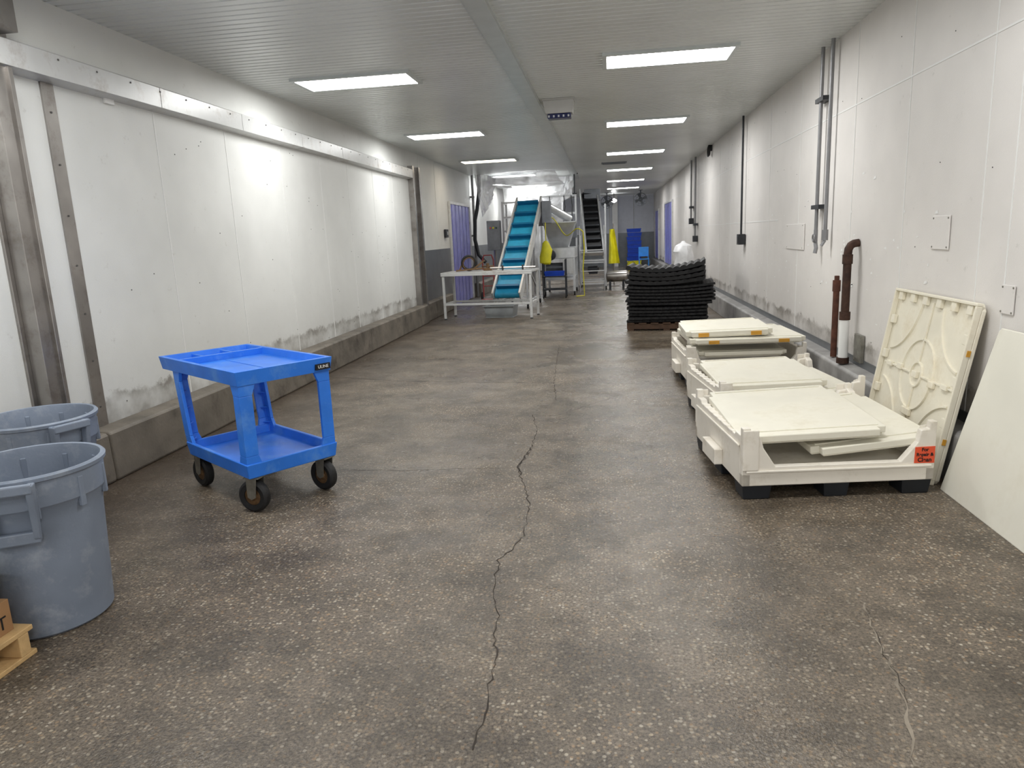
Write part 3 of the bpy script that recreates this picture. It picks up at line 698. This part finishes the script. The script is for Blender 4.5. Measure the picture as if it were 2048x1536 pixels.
for x in (-.1,.3): b=MB(); b.lathe([(.05,-.01),(.05,.01)],14,(x,0,.05),'x'); b.build('collar','dark',t)
t=thing('machine_part','small rusty machine part beside the hose coil on work table','part',(-2.36,14.06,.922))
b=MB(); b.box(-.08,.08,-.06,.06,0,.05); b.tube([(0,0,.05),(0,0,.14)],.03,10); b.tube([(-.12,0,.08),(.12,0,.08)],.015,8); b.build('casting','rusthub',t,bevel=.004)
# ---------------- blue inclined conveyor ----------------
def incline(p0,p1,w,t,beltm,cleatm,railm,ncl,hf=.11,rd=.17):
    p0=Vector(p0);p1=Vector(p1); L=(p1-p0).length; d=(p1-p0).normalized(); s=d.cross(Vector((0,0,1))).normalized(); n_=s.cross(d)
    mm=Matrix.Identity(4)
    for i in range(3): mm[i][0]=s[i];mm[i][1]=d[i];mm[i][2]=n_[i];mm[i][3]=p0[i]
    b=MB(); b.M=mm
    r=.07; pts=[(r*-math.sin(a),r*math.cos(a)) for a in [k*PI/8 for k in range(9)]]+[(L+r*math.sin(a),-r*math.cos(a)) for a in [k*PI/8 for k in range(9)]]
    b.prism([(p[0],p[1]-r) for p in pts],'x',-w/2,w/2); belt=b.build('belt',beltm,t,smooth=True)
    for k in range(ncl):
        y=.12+k*(L-.2)/(ncl-1); b=MB(); b.M=mm; b.box(-w/2+.02,w/2-.02,y,y+.025,.0,.11); b.box(-w/2+.02,w/2-.02,y-.035,y,.09,.11); b.build('cleat',cleatm,belt)
    for s_ in (-1,1):
        b=MB(); b.M=mm; x=s_*(w/2+.025); b.box(x-.012,x+.012,-.12,L+.12,-rd,hf); b.box(x-.022,x+.022,-.12,L+.12,hf,hf+.012); b.build('side_rail',railm,t,bevel=.003)
    for k in range(5):
        y=.2+k*(L-.4)/4; b=MB(); b.M=mm; b.box(-w/2-.02,w/2+.02,y-.03,y+.03,-.20,-.165); b.build('cross_member',railm,t)
    return mm,L,s,d,n_
P0=Vector((-2.13,15.0,.40)); P1=Vector((-1.86,17.5,2.33))
t=thing('inclined_conveyor','tall inclined conveyor with turquoise blue cleated belt behind the work table','conveyor',(P0.x,P0.y,0))
O=Vector((P0.x,P0.y,0))
mm_,L,s_,d_,n_=incline(P0-O,P1-O,.54,t,'beltblue','beltd','steelw',8,.08)
for fr in (.18,.72):
    q=(P0-O).lerp(P1-O,fr)
    for sd in (-1,1):
        a=q+s_*sd*.34; b=MB(); b.beam((a.x,a.y,.10),(a.x,a.y,a.z+.02),.04,.04,(0,1,0)); lg=b.build('leg','steel2',t)
        b=MB(); b.lathe([(.03,-.018),(.05,-.018),(.05,.018),(.03,.018)],14,(a.x,a.y,.05),'x'); b.build('caster','tyre',lg)
for sd in (-1,1):
    a=(P0-O).lerp(P1-O,.18)+s_*sd*.34; c=(P0-O).lerp(P1-O,.72)+s_*sd*.34; b=MB(); b.beam((a.x,a.y,.16),(c.x,c.y,.16),.04,.04); b.beam((c.x,c.y,.18),(a.x,a.y+.4,a.z+.1),.03,.03)
    b.build('brace','steel2',t)
a=P1-O
b=MB(); b.box(a.x+.31,a.x+.52,a.y-.15,a.y+.2,a.z-.5,a.z+.02); b.build('gear_motor','mid',t,bevel=.01)
b=MB(); b.loft([(a.x-.3,a.y+.05,a.z-.25),(a.x+.3,a.y+.05,a.z-.25),(a.x+.3,a.y+.5,a.z-.55),(a.x-.3,a.y+.5,a.z-.55)],[(a.x-.33,a.y+.05,a.z-.05),(a.x+.33,a.y+.05,a.z-.05),(a.x+.33,a.y+.55,a.z-.15),(a.x-.33,a.y+.55,a.z-.15)]); b.build('discharge_hood','steel2',t)
t=thing('platform_frame','pale metal frame with rungs behind the top of the blue conveyor','frame',(-2.35,19.2,0))
for sx in (-1,1):
    for sy in (-1,1):
        b=MB(); b.box(sx*.35-.025,sx*.35+.025,sy*.35-.025,sy*.35+.025,0,2.45); b.build('post','steelw',t)
for z_ in (1.2,1.7,2.05,2.42):
    b=MB(); b.box(-.35,.35,-.37,-.33,z_-.02,z_+.02); b.box(-.37,-.33,-.35,.35,z_-.02,z_+.02); b.box(.33,.37,-.35,.35,z_-.02,z_+.02); b.build('rung','steelw',t)
t=thing('control_cabinet','dark grey control cabinet on a stand left of the blue conveyor','cabinet',(-2.72,17.4,0))
b=MB(); b.box(-.16,.16,-.12,.12,1.25,1.95); b.build('cabinet','mid',t,bevel=.008)
b=MB(); b.tube([(0,0,.02),(0,0,1.25)],.035,8); b.box(-.22,.22,-.2,.2,0,.03); b.build('stand','steel',t)
for k in range(3):
    b=MB(); b.lathe([(.02,-.02),(.025,0)],10,(-.07+k*.07,-.12,1.78),'y'); b.build('button',['red','yellow','green'][k],t)
t=thing('hand_truck','small red hand truck by left wall near the bent dark hose','hand truck',(-3.02,18.0,0))
b=MB(); b.tube([(-.14,0,.08),(-.14,.05,1.0),(-.1,.06,1.12),(.1,.06,1.12),(.14,.05,1.0),(.14,0,.08)],.018,8)
for z_ in (.35,.6,.85): b.tube([(-.14,.02,z_),(.14,.02,z_)],.012,6)
b.build('frame','red',t,smooth=True); b=MB(); b.box(-.17,.17,-.2,0,.02,.03); b.build('toe_plate','red',t)
for sx in (-1,1): 
    b=MB(); b.lathe([(.04,-.02),(.1,-.02),(.1,.02),(.04,.02)],18,(sx*.19,.05,.1),'x'); b.build('wheel','tyre',t)
# ---------------- centre stainless machine ----------------
t=thing('sorting_machine','stainless steel processing machine with hopper between the two conveyors','machine',(-1.25,19.3,0))
for sx in (-1,1):
    for sy in (-1,1):
        b=MB(); b.box(sx*.38-.03,sx*.38+.03,sy*.7-.03,sy*.7+.03,.1,1.0); lg=b.build('leg','steel2',t); b=MB(); b.lathe([(.03,-.02),(.05,-.02),(.05,.02),(.03,.02)],14,(sx*.38,sy*.7,.05),'x'); b.build('caster','tyre',lg)
b=MB(); b.box(-.42,.42,-.75,.75,.95,1.22); b.build('bed','steel2',t,bevel=.01)
b=MB(); b.box(-.4,.4,-.72,.72,.40,.46); b.build('lower_shelf','steel2',t)
b=MB(); b.loft([(-.22,-.3,1.22),(.22,-.3,1.22),(.22,.3,1.22),(-.22,.3,1.22)],[(-.42,-.5,1.85),(.42,-.5,1.85),(.42,.5,1.85),(-.42,.5,1.85)]); b.box(-.43,.43,-.51,.51,1.85,1.88); b.build('hopper','steel2',t)
for k in range(4):
    b=MB(); b.lathe([(.09,-.35),(.09,.35)],18,(0,-.55+k*.25,.72),'x'); b.build('roller','mid',t,smooth=True)
b=MB(); b.lathe([(.02,-.14),(.13,-.12),(.14,-.02),(.13,.1),(.05,.14)],18,(-.2,-.85,1.05),'y'); b.build('motor','dark',t,smooth=True)
b=MB(); b.box(.1,.36,-.84,-.76,.55,.95); b.build('panel_box','steelw',t,bevel=.006)
b=MB(); b.tube([(-.35,-.5,2.32),(.25,.1,1.95)],.11,14); b.build('feed_tube','steel2',t,smooth=True)
for q in ((-.35,-.5,2.32),(.25,.1,1.95)): b=MB(); b.tube([q,(q[0],q[1],1.86)],.03,8); b.build('tube_support','steel2',t)
t=thing('parts_trolley','low dark trolley with blue tray in front of the stainless machine','trolley',(-1.33,18.0,0))
b=MB(); b.box(-.3,.3,-.22,.22,.52,.55); b.box(-.3,.3,-.22,.22,.2,.23)
for sx in (-1,1):
    for sy in (-1,1): b.box(sx*.28-.015,sx*.28+.015,sy*.2-.015,sy*.2+.015,.08,.95)
b.build('frame','dark',t)
b=tray(-.25,.25,-.18,.18,.55,.66,.015,.565,.02); b.build('tray','cblue',t)
for sx in (-1,1):
    for sy in (-1,1): b=MB(); b.lathe([(.02,-.015),(.04,-.015),(.04,.015),(.02,.015)],12,(sx*.28,sy*.2,.04),'x'); b.build('caster','tyre',t)
def bag(x,y,z0,z1,r,label,hang,group=None):
    t=thing('yellow_bag',label,'bag',(x,y,z0),0,group); h=z1-z0; b=MB()
    b.lathe([(r*.5,0),(r*.95,.04),(r,.25*h),(r*.85,.6*h),(r*.5,.9*h),(r*.2,h)],18)
    b.v=[(q[0]*(1+.5*noise.noise(Vector((q[0]*9,q[1]*9,q[2]*4)))),q[1]*.5,q[2]) for q in b.v]; b.build('sack','yellow',t,smooth=True)
    b=MB(); b.tube([(0,0,h),(0,0,hang-z0)],.012,6); b.build('cord','yellow',t); return t
bag(-1.47,17.35,.86,1.42,.15,'yellow plastic bag hanging right of the blue conveyor',1.85)
t=thing('yellow_hose','yellow air hose looping between the two conveyors','hose',(-1.4,18.3,0))
b=MB(); pts=[]
for k in range(30):
    f=k/29; pts.append((-.15+f*.95,.3*math.sin(f*5),1.55+.45*(1-f)**2+.12*math.sin(f*9)))
b.tube(pts,.014,6); b.build('upper_loop','yellow',t,smooth=True)
b=MB(); b.tube([(.8,.3*math.sin(5),1.55+.12*math.sin(9)),(.82,-.2,1.2),(.78,-.25,.7),(.8,-.2,.02),(.6,-.3,.015)],.014,6); b.build('lower_run','yellow',t,smooth=True)
t=thing('support_gantry','tall slim steel gantry frame standing over the stainless machine','frame',(-1.28,20.3,0))
for x in (-.55,.42):
    b=MB(); b.box(x-.025,x+.025,-.025,.025,0,2.62); b.build('post','steel2',t)
for z_ in (2.1,2.57):
    b=MB(); b.box(-.55,.42,-.02,.02,z_,z_+.05); b.build('beam','steel2',t)
for x,zb_ in ((-.3,1.95),(.1,1.9),(.3,1.4)):
    b=MB(); b.tube([(x,-.03,2.6),(x+.03,-.05,2.3),(x-.02,-.05,zb_)],.012,6); b.build('cable','dark',t,smooth=True)
b=MB(); b.box(.18,.44,-.13,-.03,1.45,1.9); b.build('electrical_box','mid',t,bevel=.006)
# ---------------- second conveyor with ladder ----------------
O=Vector((-.42,20.6,0)); t=thing('inclined_conveyor','steep inclined conveyor with black cleated belt and steel ladder frame','conveyor',O)
mm_,L,s_,d_,n_=incline((.05,.05,1.05),(-.12,1.7,2.72),.44,t,'blackm','dark','steel2',9,.08)
for sx in (-1,1):
    for yy,zt in ((-.35,1.25),(.45,1.5),(1.5,2.4)):
        b=MB(); b.box(sx*.36-.022,sx*.36+.022,yy-.022,yy+.022,.09,zt); lg=b.build('leg','steel2',t); b=MB(); b.lathe([(.02,-.018),(.045,-.018),(.045,.018),(.02,.018)],12,(sx*.36,yy,.045),'x'); b.build('caster','tyre',lg)
b=MB()
for z_ in (.16,.75):
    for sx in (-1,1): b.box(sx*.36-.015,sx*.36+.015,-.35,1.5,z_-.02,z_+.02)
    b.box(-.36,.36,-.37,-.33,z_-.02,z_+.02); b.box(-.36,.36,1.48,1.52,z_-.02,z_+.02)
b.build('frame_rail','steel2',t)
b=MB(); b.add([(-.34,-.45,1.02),(.34,-.45,1.02),(.30,.15,.92),(-.30,.15,.92),(-.34,-.45,1.05),(.34,-.45,1.05),(.30,.15,.95),(-.30,.15,.95)],[(0,1,2,3),(7,6,5,4),(0,4,5,1),(1,5,6,2),(2,6,7,3),(3,7,4,0)]); b.box(-.36,-.33,-.45,.2,.98,1.2); b.box(.33,.36,-.45,.2,.98,1.2); b.build('infeed_chute','steel2',t)
b=MB(); b.box(-.26,.22,1.55,1.9,2.5,2.85) ; b.build('head_housing','mid',t,bevel=.01)
b=MB(); b.lathe([(.04,-.16),(.09,-.15),(.10,.12),(.05,.16)],16,(.0,-.1,.55),'x'); b.box(-.12,.12,-.2,.0,.42,.47); b.build('drive_motor','dark',t)
t=thing('step_ladder','steel tube ladder standing before the black conveyor','ladder',(-.68,19.80,0))
for sx in (-.08,.58):
    b=MB(); b.tube([(sx,-.1,.0),(sx,0,1.0),(sx,.1,1.75)],.016,8); b.build('side_tube','steel2',t,smooth=True)
for k in range(4):
    z_=.25+k*.28; b=MB(); b.box(-.08,.58,-.09+k*.028-.06,-.09+k*.028+.06,z_,z_+.025); b.build('step','steel2',t)
t=thing('drum_motor','grey cylindrical drum motor lying low right of the ladder','motor',(.24,20.0,0))
b=MB(); b.lathe([(.05,-.30),(.14,-.28),(.15,-.26),(.15,.26),(.12,.3),(.04,.34)],22,(0,0,.36),'x'); b.build('drum','steel',t,smooth=True)
for x in (-.19,.17): b=MB(); b.box(x-.03,x+.03,-.14,.14,0,.24); b.build('cradle','dark',t)
t=thing('yellow_cover','crumpled yellow plastic cover on right side of the black conveyor','cover',(.17,21.2,0))
b=MB(); n=14; vs=[];fs=[]
for j in range(n):
    for k in range(n):
        x=-.12+.26*k/(n-1); z_=.66+.98*j/(n-1); vs.append((x*(1.25-.7*j/(n-1))-.05*j/(n-1),.06*noise.noise(Vector((x*9,z_*4,0)))+.05*math.sin(x*30),z_))
for j in range(n-1):
    for k in range(n-1): a=j*n+k; fs.append((a,a+1,a+n+1,a+n))
b.add(vs,fs); b.build('sheet','yellow',t,smooth=True)
b=MB(); b.tube([(0,.12,0),(0,.12,1.8)],.02,8); b.tube([(0,.12,1.5),(0,.0,1.6)],.015,6); b.box(-.15,.15,0,.25,0,.03); b.build('pole','steel',t)
# ---------------- hanging plastic sheets ----------------
def sheet(pts_top,pts_bot,name_label,seed,sag=.12,n=26,m_=14):
    A=[Vector(p) for p in pts_top]; B=[Vector(p) for p in pts_bot]
    def along(P,f):
        f*=len(P)-1; i=min(int(f),len(P)-2); return P[i].lerp(P[i+1],f-i)
    O=A[0].copy(); vs=[];fs=[]
    for j in range(m_):
        g=j/(m_-1)
        for k in range(n):
            f=k/(n-1); p=along(A,f).lerp(along(B,f),g)-O
            w_=noise.noise(Vector((f*7+seed,g*4,seed)))
            p+=Vector((.06*w_,.12*noise.noise(Vector((f*9,g*5,seed+3))),-sag*math.sin(PI*g)*(.6+.6*w_)-.02*g)); vs.append(p)
    for j in range(m_-1):
        for k in range(n-1): a=j*n+k; fs.append((a,a+1,a+n+1,a+n))
    b=MB(); b.add(vs,fs); o=b.build('plastic_sheet','film',smooth=True); o.location=O; tag(o,name_label,'plastic sheet','hanging plastic sheets'); return o
sheet([(-3.1,18.9,CE-.01),(-2.2,18.8,CE-.01),(-1.3,18.7,CE-.01)],[(-3.05,20.5,2.95),(-2.2,20.5,2.85),(-1.1,20.4,2.95)],'crumpled clear plastic sheet slung under the ceiling above the blue conveyor',1,.18)
sheet([(-3.35,18.6,CE-.02),(-3.1,18.6,CE-.05),(-2.8,18.6,CE-.1)],[(-3.2,18.6,2.1),(-3.05,18.65,2.3),(-2.9,18.6,2.55)],'narrow clear plastic sheet drooping down at left of the blue conveyor',5,.05,12,14)
sheet([(-2.2,20.9,CE-.02),(-1.2,20.9,CE-.02),(-.9,20.9,CE-.02)],[(-2.3,20.9,2.55),(-1.4,20.8,2.4),(-1.0,20.9,2.62)],'cloudy plastic sheet hanging behind the stainless machine',9,.05)
sheet([(-3.4,24.0,CE-.02),(-2.4,24.0,CE-.02),(-1.4,24.0,CE-.02)],[(-3.3,24.0,.5),(-2.4,24.05,.4),(-1.5,24.0,.5)],'tall cloudy plastic curtain closing off the left side far behind machines',13,.02)
# ---------------- far crates ----------------
def crate(matn):
    t=thing('plastic_crate','x','crate',(0,0,0))
    b=tray(-.3,.3,-.2,.2,0,.155,.02,.015,.02); b.box(-.31,.31,-.212,-.195,.13,.155); b.build('body',matn,t)
    for s_ in (-1,1):
        b=MB(); b.box(-.05,.05,s_*.205-.012,s_*.205+.012,.085,.11); b.build('handle',matn,t)
    return t
cb=crate('cblue'); cy=crate('yellow')
names=['lowest','second','third','fourth','fifth','sixth','seventh','topmost']
z=0
for i in range(2):
    o=cy if i==0 else dup(cy); o.location=(1.12,31.5,z); o['label']=['bottom yellow crate under the far blue stack','upper yellow crate under the far blue stack'][i]; o['group']='yellow crates at far end'; z+=.16
for i in range(8):
    o=cb if i==0 else dup(cb); o.location=(1.12+random.uniform(-.02,.02),31.5,z); o['label']='%s blue crate of the tall stack at far end'%names[i]; o['group']='blue crates at far end'; z+=.17
t=thing('folding_chair','light blue plastic chair beside the far crate stack','chair',(1.42,29.2,0))
b=MB(); b.box(-.2,.2,-.2,.2,.43,.46); b.build('seat','lblue',t,bevel=.01)
b=MB(); b.box(-.2,.2,.17,.2,.55,.92); b.build('backrest','lblue',t,bevel=.01)
for sx in (-1,1):
    for sy in (-1,1): b=MB(); b.box(sx*.18-.015,sx*.18+.015,sy*.18-.015,sy*.18+.015,0,.56 if sy>0 else .43); b.build('leg','lblue',t)
t=thing('yellow_bucket','small yellow bucket on floor in front of the far crate stack','bucket',(.92,29.4,0))
b=MB(); b.lathe([(.10,0),(.14,.26),(.15,.28),(.13,.28),(.095,.02)],20); b.build('pail','yellow',t,smooth=True); b=MB(); b.tube([(.14*math.cos(a),0,.27+.12*math.sin(a)) for a in [k*PI/8 for k in range(9)]],.006,6); b.build('handle','dark',t)
t=thing('ceiling_lamp','bright round lamp hanging at far end of the hall','light',(.30,31.8,CE))
b=MB(); b.tube([(0,0,0),(0,0,-.22)],.015,6); b.build('stem','dark',t); b=MB(); b.lathe([(.03,-.22),(.12,-.28),(.12,-.33),(.03,-.38)],16); b.build('bulb','bulb',t,smooth=True)
b=MB(); b.box(-.12,.12,-.12,.12,0,CE); o=b.build('trim_6','white'); struct(o); o.location=(.35,33.6,0)
# ---------------- world ----------------
W=bpy.data.worlds.new('world'); SC.world=W; W.use_nodes=True
W.node_tree.nodes['Background'].inputs[0].default_value=(1,.99,.975,1); W.node_tree.nodes['Background'].inputs[1].default_value=1.15
